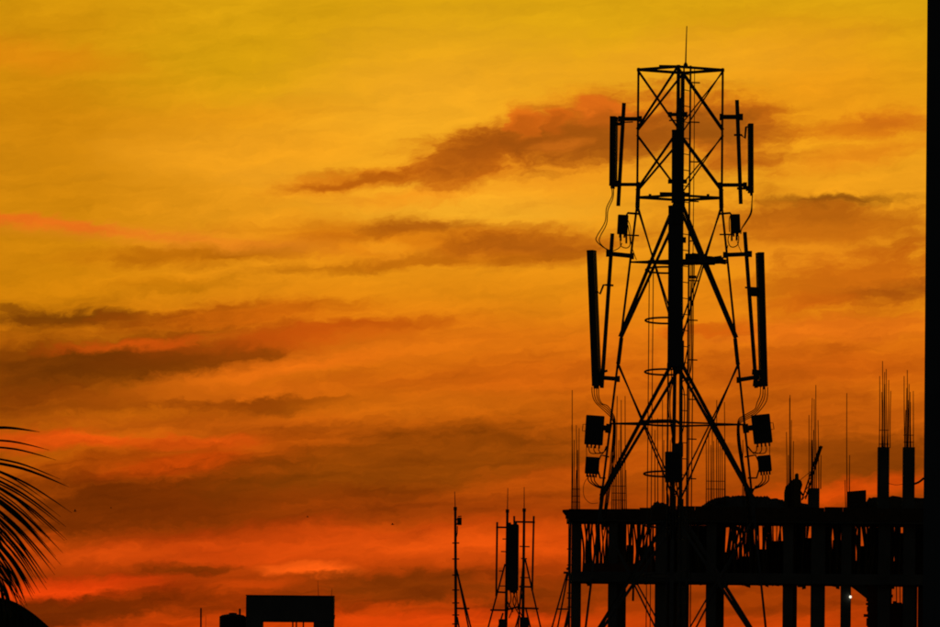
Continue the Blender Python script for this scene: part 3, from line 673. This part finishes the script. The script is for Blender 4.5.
MB().tube([lerp(*cho[0], .62) , B(821.5, 446, 1.0)], .06, 6, .075).build('boom_head', 'red', ho)
MB().tube([B(798, 482, 1.0), lerp(*cho[0], .55), lerp(*cho[0], .75)], .014, 5).build('hoist_rope', 'cable', ho)
MB().tube([lerp(*cho[0], .08), B(799, 490, 1.0)], .05, 6).build('boom_foot', 'red', ho)

# bamboo props shoring up the top deck
random.seed(21)
BAY = ['first', 'second', 'third', 'fourth', 'fifth', 'sixth', 'seventh', 'eighth']
def prop(x, row, lean, r, bend, bay):
    p = Vector((B(x, 572, row).x, BY + row, zLow - .01)); q = Vector((B(x + lean, 521, row).x, BY + row + random.uniform(-.2, .2), zTopB + .01))
    mid = (p + q) / 2 + Vector((bend * kb, 0, 0))
    o = MB().tube(curve([p, mid, q], 5), r, 7, r * .8).build('bamboo_prop', 'bamboo', org=p)
    tag(o, 'slender bamboo prop in the %s bay of the unfinished building, counting from the stayed mast' % BAY[bay], 'prop', 'bamboo props under the top deck')
for bay, (a, b, nprop) in enumerate(((583, 609, 16), (626, 655, 22), (688, 706, 12), (722, 783, 46), (796, 811, 14), (825, 842, 16), (851, 878, 24), (890, 904, 12))):
    for i in range(nprop):
        prop(lerp(a, b, (i + random.random()) / nprop), random.choice((.6, 1.6, 2.8, 4.2, 5.6, 7)), random.gauss(0, 4.2), random.uniform(.032, .062), random.uniform(-2, 2), bay)
prop(568.6, .2, .2, .032, .1, 0)
# plywood sheets stood up between the props
PLY = [(626, 633, 545, 1), (640, 655, 547, 1), (655, 707, 522, 2), (690, 722, 536, 2), (722, 736, 552, 3), (738, 752, 556, 3), (752, 768, 549, 3), (766, 784, 541, 3), (796, 803, 522, 4), (803.8, 812, 538, 4),
       (824, 831, 522, 5), (832, 842, 540, 5), (849, 856, 522, 6), (857, 866.5, 546, 6), (867.5, 879, 528, 6), (889, 894, 522, 7), (895, 904, 533, 7), (914, 930, 522, 7)]
for i, (a, b, yt, bay) in enumerate(PLY):
    yy = BY + 7.2 - .05 * i
    p, q = P(a, yt, yy), P(b, 575, yy)
    zt2 = zTopB - .03 if yt == 522 else p.z
    MB_ = MB(); MB_.add([(p.x, yy, zLow - .005), (q.x, yy, zLow - .005), (q.x - .03, yy, zt2 + random.uniform(-.03, .02)), (p.x + .03, yy, zt2),
        (p.x, yy + .03, zLow - .005), (q.x, yy + .03, zLow - .005), (q.x - .03, yy + .03, zt2 + random.uniform(-.03, .02)), (p.x + .03, yy + .03, zt2)],
        [(0, 1, 2, 3), (7, 6, 5, 4), (0, 4, 5, 1), (1, 5, 6, 2), (2, 6, 7, 3), (3, 7, 4, 0)])
    tag(MB_.build('plywood_sheet', 'wood'), 'plywood sheet in the %s bay of the unfinished building counting from the stayed mast' % BAY[bay], 'plywood', 'plywood sheets among the props')
# joists and ledgers of the formwork, seen as short bars under the deck
for i in range(26):
    x = random.uniform(722, 905); y = random.uniform(522, 556) if x > 796 else random.uniform(521, 527); w_ = random.uniform(4, 13); rw = random.uniform(4.5, 7.6)
    p = P(x, y, BY + rw); MB().frame(p, Vector((w_ * kb / 2, 0, random.uniform(-.1, .1))), Vector((0, .05, 0)), Vector((0, 0, random.uniform(.05, .12)))).build('ledger', 'wood', bld)

# the one lit lamp
p = B(850.4, 597, .3)
lm = thing('work_lamp', p - Vector((0, 0, .07)), 'small lit white work lamp fixed to a bare concrete column', 'lamp')
lb = MB(); lb.lathe(p - Vector((0, 0, .06)), [(.02, 0), (.05, .03), (.06, .07), (.04, .11), (.02, .13)], 12); lb.build('bulb', 'lamp', lm, smooth_=True)
lb = MB(); lb.lathe(p + Vector((0, 0, .08)), [(.03, 0), (.03, .06), (.015, .09)], 10); lb.bar(p + Vector((0, 0, .13)), Vector((B(850.4, 590, .3).x, BY + .42, p.z + .13)), .03, .03); lb.build('fitting', 'steel', lm)

# ------------------------------------------------------------------ small roof masts (210 m away)
MY = 210.0
def Q(x, y, dy=0.0): return P(x, y, MY + dy)
zr = 12.15
def house(name, xa, xb, ya, yb, zroof, label, mats='plaster', win=True):
    t = thing(name, Vector(((xa + xb) / 2, (ya + yb) / 2, 0)), label, 'building')
    MB().box((xa, ya, -.1), (xb, yb, zroof)).build('wall', mats, t)
    for (u0_, v0_, u1_, v1_) in ((xa, ya, xb, ya + .15), (xa, yb - .15, xb, yb), (xa, ya + .15, xa + .15, yb - .15), (xb - .15, ya + .15, xb, yb - .15)):
        MB().box((u0_, v0_, zroof), (u1_, v1_, zroof + .3)).build('parapet', mats, t)
    if win:
        z = 1.0; nx = max(2, int((xb - xa) / 2.6))
        while z < zroof - 2.2:
            for i in range(nx):
                c = xa + (xb - xa) * (i + .5) / nx
                f = MB(); f.box((c - .6, ya - .05, z), (c + .6, ya - .004, z + 1.3)); f = f.build('window', 'steel', t)
                MB().box((c - .52, ya - .07, z + .08), (c + .52, ya - .051, z + 1.22)).build('pane', 'glass', f)
            z += 3.0
    return t
house('flat_roofed_house', Q(436, 640).x, Q(592, 640).x, MY - 3, MY + 5, zr, 'flat roofed house carrying the small antenna masts')
def to_roof(x, dy=0.0):
    p = Q(x, 640, dy); return Vector((p.x, MY + dy, zr))
def mast(name, label, xt, yt, xb, whip, r=.037):
    """pole with a whip on top and step pegs; xb is the pixel where it leaves the frame"""
    p = to_roof(xb + .15); q = Q(xt, yt); t = thing(name, p, label, 'antenna mast')
    MB().tube([p, lerp(p, q, .5), q], r * 1.15, 10, r * .9).build('pole', 'steel', t)
    if whip:
        MB().tube([q - Vector((0, 0, .02)), Q(*whip)], .013, 6, .008).build('whip_antenna', 'steel', t)
        MB().tube([q - Vector((0, 0, .06)), q + Vector((0, 0, .03))], r * 1.25, 10).build('cap', 'steel', t)
    return t
def bits(t, name, segs, r, mt='steel'):
    for s in segs:
        pts = [Q(*p) for p in s]; MB().tube(pts, r, 6).build(name, mt, t)
def stay(t, segs, r=.022):
    for (xa, ya, xb, dyb) in segs:
        b = to_roof(xb, dyb); MB().tube([Q(xa, ya), b], r, 6).build('stay', 'steel', t)
t = mast('roof_mast', 'lone slim mast with a small box antenna and step pegs', 455.3, 508, 456, (454.7, 491.5))
bits(t, 'step_peg', [[(452.2, y), (459.3, y)] for y in (543, 559, 575, 590, 603, 615, 624)], .016)
stay(t, [(456.5, 569, 477.5, -.4), (457.2, 572, 474.2, .8), (457.2, 617, 464, -.2)])
bits(t, 'strut', [[(456, 608.3), (469.5, 608.6)]], .022)
MB().frame(Q(459.4, 521.3), Vector((.06, 0, 0)), Vector((0, .09, 0)), Vector((0, 0, .1))).build('box_antenna', 'radome', t, bevel=.01)
bits(t, 'bracket', [[(455.5, 519.5), (459, 519.5)], [(455.5, 524), (459, 524)]], .02); bits(t, 'bracket', [[(457.8, 516.5), (461.5, 516.2)]], .014)
bits(t, 'cable', [[(457.5, 526), (457.3, 533), (456.5, 537)]], .012, 'cable')

t = mast('roof_mast', 'twin-set mast carrying the wide panel antenna, with one side pipe', 507.4, 510.5, 505.6, (507.8, 488))
bits(t, 'side_pipe', [[(497.2, 522), (496.2, 596)]], .026)
bits(t, 'cross_arm', [[(496, 527.2), (506, 527.4)], [(496, 592), (505, 592.4)]], .024); bits(t, 'step_peg', [[(501, 551.5), (506, 551.7)], [(502.5, 539), (506, 539)], [(500, 586), (505, 586)], [(499, 571), (504, 571)]], .014)
stay(t, [(505, 564, 481.2, -.5), (503, 613, 490, .2)]); bits(t, 'strut', [[(490.2, 610), (505.5, 610.2)], [(505.5, 610), (519, 606.5)]], .024)
MB().frame(Q(502.8, 624.5), Vector((.11, 0, 0)), Vector((0, .1, 0)), Vector((0, 0, .14))).build('junction_box', 'radio', t, bevel=.01); MB().frame(Q(502.8, 634), Vector((.1, 0, 0)), Vector((0, .08, 0)), Vector((0, 0, .14))).build('junction_box', 'radio', t)
tA = t
up = (Q(513.2, 525) - Q(512.9, 592.5)).normalized()
pt = thing('panel_antenna', Q(512.9, 592.5, -.12), 'wide panel antenna held between the two twin-set roof masts', 'antenna')
ring = lambda p, w, d: [p + Vector((x * w, y * d, 0)) for x, y in ((-.5, .5), (-.5, -.2), (-.38, -.5), (.38, -.5), (.5, -.2), (.5, .5))]
MB().loft([ring(Q(512.6, 590.5, -.12), .30, .14), ring(Q(513.2, 525.5, -.12), .30, .14)]).build('radome', 'radome', pt)
MB().loft([ring(Q(513.2, 525.5, -.12), .3, .14), ring(Q(513.2, 524.2, -.12), .26, .11)]).build('end_cap', 'radome', pt)
MB().loft([ring(Q(514.5, 593, -.12), .16, .11), ring(Q(513, 590.5, -.12), .22, .13)]).build('end_cap', 'radome', pt)
for xa in (509.8, 515.8): MB().tube([Q(xa, 527, -.1), Q(xa, 522.5, -.1)], .036, 8).build('bracket', 'steel', pt)
for ya in (533, 585): MB().tube([Q(506.6, ya, 0), Q(510, ya, -.1)], .03, 8).build('bracket', 'steel', pt)
for pts in ([(510, 590), (511, 600), (508, 608), (507, 618)], [(513, 592), (516, 602), (512, 611), (509, 618)], [(516.5, 592), (517.5, 602), (520, 612), (523, 618)], [(515, 592), (513, 602), (517, 611), (522, 620)]):
    MB().tube(curve([Q(x, y, -.1) for x, y in pts]), .014, 6).build('jumper_cable', 'cable', pt)

t = mast('roof_mast', 'twin-set mast with a T-shaped cross arm and a hanging side pipe', 524.2, 509.5, 522.6, (524.2, 487))
bits(t, 'cross_arm', [[(514, 521.8), (535, 522.2)], [(519, 586.5), (532.5, 587)]], .024); bits(t, 'side_pipe', [[(533.8, 516), (532.2, 591)], [(514.2, 516), (514.2, 530)]], .026)
bits(t, 'step_peg', [[(519.6, 546.4), (529.7, 546.7)], [(521, 558.5), (527, 558.7)], [(520, 577.5), (529.5, 577.7)]], .015)
stay(t, [(525.2, 559, 547, -.4), (523.2, 563, 516, .6), (526, 609, 537, .2), (519.5, 613, 508.5, .3)]); bits(t, 'strut', [[(520, 608), (538.6, 608.6)]], .024)
MB().frame(Q(524.3, 622.5), Vector((.12, 0, 0)), Vector((0, .1, 0)), Vector((0, 0, .14))).build('junction_box', 'radio', t, bevel=.01); MB().frame(Q(523.8, 632.5), Vector((.09, 0, 0)), Vector((0, .08, 0)), Vector((0, 0, .16))).build('junction_box', 'radio', t)
bits(t, 'brace', [[(523.5, 590), (517.5, 610)], [(507, 601), (513, 612)]], .018)

t = mast('roof_mast', 'stayed mast rising against the corner of the unfinished building', 570.5, 522, 568.5, None, .03)
bits(t, 'step_peg', [[(567, y), (571.5, y)] for y in (549, 565, 580, 593, 598, 607, 617)], .014)
stay(t, [(566.8, 574, 544.5, -.5), (568, 574, 552.5, .8), (568.2, 611, 558.5, .2), (568.2, 616, 562, .4)]); bits(t, 'strut', [[(556, 609), (569, 609)]], .02)
bits(t, 'cross_arm', [[(563.5, 572.6), (570, 572.8)], [(566.5, 569.5), (569.8, 567)]], .03)

# ------------------------------------------------------------------ water tank on a far roof (300 m away)
HY = 300.0
def H(x, y, dy=0.0): return P(x, y, HY + dy)
zh = 12.35; kh = HY / F
house('rooftop_house', H(150, 640).x, H(352, 640).x, HY - 1.5, HY + 6, zh, 'flat roofed house carrying the overhead water tank')
wtk = thing('overhead_water_tank', Vector((H(290, 640).x, HY + 1, zh)), 'boxy concrete overhead water tank on legs with an open passage beneath', 'water tank')
pa, pb = H(246, 596), H(333.6, 622.5)
MB().box((pa.x, HY, pb.z), (pb.x, HY + 2.2, H(290, 596.4).z)).build('tank_body', 'concrete', wtk, bevel=.03)
MB().box((pa.x - .006, HY - .02, H(290, 596.4).z), (pb.x + .006, HY + 2.22, H(290, 595.2).z)).build('lid_slab', 'concrete', wtk)
for xa, xb in ((246, 262), (313.5, 333.4)):
    MB().box((H(xa, 625).x, HY + .01, zh), (H(xb, 625).x, HY + 2.19, pb.z + .01)).build('leg', 'concrete', wtk)
for x in (292.8, 296.4, 303.4): MB().tube([Vector((H(x, 624, 1).x, HY + 1, zh)), Vector((H(x, 622, 1).x, HY + 1, pb.z + .02))], .028, 8).build('pipe', 'steel', wtk)
MB().tube([H(333.5, 617.5, .6), H(335, 617.5, .6)], .05, 8).build('outlet', 'steel', wtk)
MB().tube([H(333.2, 615, .4), H(335, 616.2, .4)], .03, 6).build('outlet', 'steel', wtk)
for (xa, ya, xb) in ((317.8, 581, 318.5), (332, 588, 331.5)):
    MB().tube([H(xb, 595.6, .5), H(xa, ya, .5)], .011, 5, .006).build('whip_antenna', 'steel', wtk)
ct = thing('round_water_tank', Vector((H(232.5, 640, 1).x, HY + 1, zh)), 'low round plastic water tank beside the overhead tank', 'water tank')
rr = 13.4 * kh; c = Vector((H(232.5, 640, 1).x, HY + 1, zh))
hh = H(232, 616.6, 1).z - zh
MB().lathe(c, [(rr, 0), (rr, hh * .35), (rr * .985, hh * .37), (rr, hh * .4), (rr, hh), (rr * .8, hh + .06), (rr * .3, hh + .1), (rr * .28, hh + .12)], 32).build('tank_body', 'tank', ct)
MB().lathe(c + Vector((0, 0, hh + .11)), [(rr * .3, 0), (rr * .3, .03), (.02, .04)], 20).build('lid', 'tank', ct)
MB().tube([H(239.8, 618, .7), H(239.8, 608.6, .7)], .037, 8).build('vent_pipe', 'steel', ct)
tag(MB().tube([Vector((H(200.9, 640).x, HY, zh)), H(201, 608)], .035, 8, .03).build('roof_pole', 'steel'), 'bare upright pole standing apart on the water tank roof', 'pole')
tag(MB().tube([Vector((H(205.6, 640).x, HY, zh)), H(205.8, 616)], .008, 6, .006).build('roof_pole', 'steel'), 'hair thin wire pole next to the bare upright pole', 'pole')

# ------------------------------------------------------------------ dark tower block at the right edge (300 m away)
KY = 300.0
pk = P(925, 313, KY).x; zk = 48.0
tb = thing('tower_block', Vector((pk, KY, 0)), 'plain dark wall of a tower block rising past the unfinished building', 'building')
MB().box((pk, KY, -.1), (pk + 20, KY + 14, zk)).build('wall', 'paint', tb)
for z in range(1, 46, 3):
    for xo in (3.0, 6.5, 10.0, 13.5, 17.0):
        w_ = MB(); w_.box((pk + xo - .7, KY - .06, z), (pk + xo + .7, KY - .004, z + 1.4)); w_ = w_.build('window', 'steel', tb)
        MB().box((pk + xo - .62, KY - .08, z + .08), (pk + xo + .62, KY - .061, z + 1.32)).build('pane', 'glass', w_)
MB().box((pk - .1, KY - .1, zk), (pk + 20.1, KY + 14.1, zk + .5)).build('parapet', 'paint', tb)
tb.rotation_euler = (0, 0, R(-8))      # its flank faces away from us
for y, w in ((64, .5), (435, .6), (154, .35), (301, .3)):
    p = P(925, y, KY); MB().frame(Vector((pk - .002, KY + .3, p.z)), Vector((w * KY / F, 0, 0)), Vector((0, .03, 0)), Vector((0, 0, .04))).build('wall_hook', 'steel', tb)

# ------------------------------------------------------------------ coconut palm at the left edge (70 m away)
LY = 70.0
def A_(x, y, dy=0.0): return P(x, y, LY + dy)
crown = A_(-95, 418); base = Vector((crown.x - .5, LY + .3, 0))
palm = thing('palm_tree', base, 'coconut palm with feathery fronds reaching into the sunset', 'palm tree')
tr = curve([base, base + Vector((.1, 0, 4)), lerp(base, crown, .66) + Vector((-.1, 0, 0)), crown], 12)
mb = MB()
for i in range(len(tr) - 1):
    t = i / (len(tr) - 1); r_ = .2 - .08 * t
    mb.tube([tr[i], tr[i + 1]], r_ * 1.03, 12, r_ * .93)
mb.build('trunk', 'bark', palm)
def leaflet(parent, o, mid, tip, w):
    pts = curve([o, mid, tip], 6); k = len(pts); vs = []; fs = []
    for i, p in enumerate(pts):
        d = (pts[min(i + 1, k - 1)] - pts[max(i - 1, 0)]).normalized(); s = d.cross(Vector((.15, 1, .1))).normalized(); nrm = s.cross(d)
        ww = w * (math.sin(math.pi * min(.5, .14 + i / (k - 1) * .9)) if i / (k - 1) < .4 else 1 - ((i / (k - 1) - .4) / .6) ** 1.7) / 2
        ww = max(ww, .0015)
        vs += [p + s * ww + nrm * ww * .55, p, p - s * ww + nrm * ww * .55, p + nrm * -.002]
    for i in range(k - 1):
        for j in range(4): fs.append((i * 4 + j, i * 4 + (j + 1) % 4, (i + 1) * 4 + (j + 1) % 4, (i + 1) * 4 + j))
    fs += [(3, 2, 1, 0), tuple((k - 1) * 4 + j for j in range(4))]
    MB().add(vs, fs).build('leaflet', 'leaf', parent)
def interp(tab, t):
    n_ = len(tab) - 1; i = min(int(t * n_), n_ - 1); f = t * n_ - i
    return tuple(lerp(a, b, f) for a, b in zip(tab[i], tab[i + 1]))
random.seed(4)
rach = [(-95, 418), (-62, 420), (-36, 440), (-20, 470), (-11, 505), (-5, 540), (-1, 575), (3, 606)]
fr = MB().tube(curve([A_(x, y, -.05 * i) for i, (x, y) in enumerate(rach)], 6), .022, 8, .006).build('frond', 'leaf', palm)
TIPS = [(40, 432), (49, 450), (56, 460), (60, 479), (69, 487), (72, 513), (66, 527), (67, 540), (63, 553), (61, 565), (55, 575), (48, 580), (47, 590), (40, 593), (33, 600), (27, 606), (20, 612), (12, 616), (4, 620)]
ORI = [(-34, 430), (-33, 440), (-30, 446), (-28, 455), (-28, 459), (-24, 462), (-22, 470), (-18, 477), (-16, 486), (-14, 493), (-12, 502), (-10, 511), (-8, 520), (-7, 530), (-5, 540), (-3, 552), (-2, 564), (0, 576), (1, 588)]
def add_leaf(o, tp_, w, dy):
    droop = abs(tp_[0] - o[0]) * .045
    mid = ((o[0] + tp_[0]) / 2 + 2, (o[1] + tp_[1]) / 2 - droop)
    leaflet(fr, A_(o[0], o[1], dy), A_(mid[0], mid[1], dy - .05), A_(tp_[0], tp_[1], dy - .1), w)
for i, (o, tq) in enumerate(zip(ORI, TIPS)):
    add_leaf(o, tq, .026 if i in (0, 4) else .018, -.1)
for i in range(34):
    t = .28 + .72 * (i + random.random() * .6) / 34
    o = interp(ORI, t); tq = interp(TIPS, t)
    sc_ = random.uniform(.72, .98)
    add_leaf((o[0] - 2, o[1] + random.uniform(-2, 2)), (lerp(o[0], tq[0], sc_) + random.uniform(-3, 2), lerp(o[1], tq[1], sc_) + random.uniform(-2, 4)), random.uniform(.012, .018), random.uniform(-.3, .15))
for i in range(18):      # leaflets of the far side crossing behind
    t = .3 + .68 * i / 18
    o = interp(ORI, t); add_leaf((o[0] - 14, o[1] + 10), (o[0] + 26 + random.uniform(-6, 6), o[1] + 62 + random.uniform(-8, 10)), .014, .3)
# an older frond arching low, its leaflets closed up into one dark curve
rach2 = [(-95, 420), (-80, 520), (-50, 575), (-18, 595), (0, 600), (14, 604), (28, 612), (40, 621), (52, 632), (66, 648), (78, 668)]
f2 = MB().tube(curve([A_(x, y, .6) for x, y in rach2], 6), .03, 8, .008).build('frond', 'leaf', palm)
for i in range(90):
    t = .3 + .68 * i / 90; o = interp(rach2, t)
    for sgn in (0, 1):
        ex_ = o[0] + random.uniform(-14, 8) + sgn * 6; L_ = random.uniform(55, 85)
        leaflet(f2, A_(o[0], o[1] - .6, .6), A_((o[0] + ex_) / 2 + 1, o[1] + L_ * .45, .6 - .25 + sgn * .5), A_(ex_, o[1] + L_, .6 - .15 + sgn * .3), .046)
# fronds on the far side of the crown, swinging away to the left and up
for (rx, ry, rd) in ((-330, 330, .4), (-300, 470, -.6), (-170, 250, 1.2), (-230, 600, .8)):
    pts = [crown, A_(lerp(-95, rx, .4), lerp(418, ry, .5) - 30, rd * .5), A_(lerp(-95, rx, .75), lerp(418, ry, .85) - 15, rd), A_(rx, ry + 40, rd)]
    cv = curve(pts, 8); f3 = MB().tube(cv, .025, 6, .006).build('frond', 'leaf', palm)
    for i in range(3, len(cv)):
        d = (cv[i] - cv[i - 1]).normalized()
        for sg in (-1, 1):
            side = d.cross(Vector((0, 0, 1))).normalized() * sg
            tip = cv[i] + d * .35 + side * .4 - Vector((0, 0, .45))
            leaflet(f3, cv[i], (cv[i] + tip) / 2 + Vector((0, 0, .1)), tip, .035)

# ------------------------------------------------------------------ birds, far off
for (x, y, s, a, lab) in ((75, 511.3, .20, 25, 'tiny dark bird in the red cloud just beyond the palm leaflet tips'), (111, 508, .12, -10, 'tiny faint bird gliding between the palm and the water tank'),
                   (307.5, 517, .14, 15, 'tiny bird flying above the overhead water tank'), (392.5, 524.5, .20, -8, 'tiny dark bird flying between the water tank and the lone slim mast')):
    c = P(x, y, 520); b = thing('bird', c, lab, 'bird', 'birds far off in the sunset')
    ca, sa = math.cos(R(a)), math.sin(R(a))
    bd = MB(); bd.loft([[c + Vector((u * s, rr_ * s * math.cos(q * math.pi / 3), rr_ * s * math.sin(q * math.pi / 3))) for q in range(6)] for u, rr_ in ((-.55, .03), (-.3, .12), (0, .17), (.3, .12), (.5, .09), (.62, .02))])
    bd.build('body', 'feather', b)
    for sg in (-1, 1):
        MB().add([c + Vector((-.18 * s, sg * .1 * s, .08 * s)), c + Vector((.22 * s, sg * .1 * s, .08 * s)), c + Vector((.12 * s, sg * .8 * s, (.35 + sg * sa) * s)), c + Vector((-.2 * s, sg * 1.1 * s, (.28 + sg * sa) * s)),
                  c + Vector((-.18 * s, sg * .1 * s, .05 * s)), c + Vector((.22 * s, sg * .1 * s, .05 * s)), c + Vector((.12 * s, sg * .8 * s, (.33 + sg * sa) * s)), c + Vector((-.2 * s, sg * 1.1 * s, (.26 + sg * sa) * s))],
                 [(0, 1, 2, 3), (7, 6, 5, 4), (0, 4, 5, 1), (1, 5, 6, 2), (2, 6, 7, 3), (3, 7, 4, 0)]).build('wing', 'feather', b)
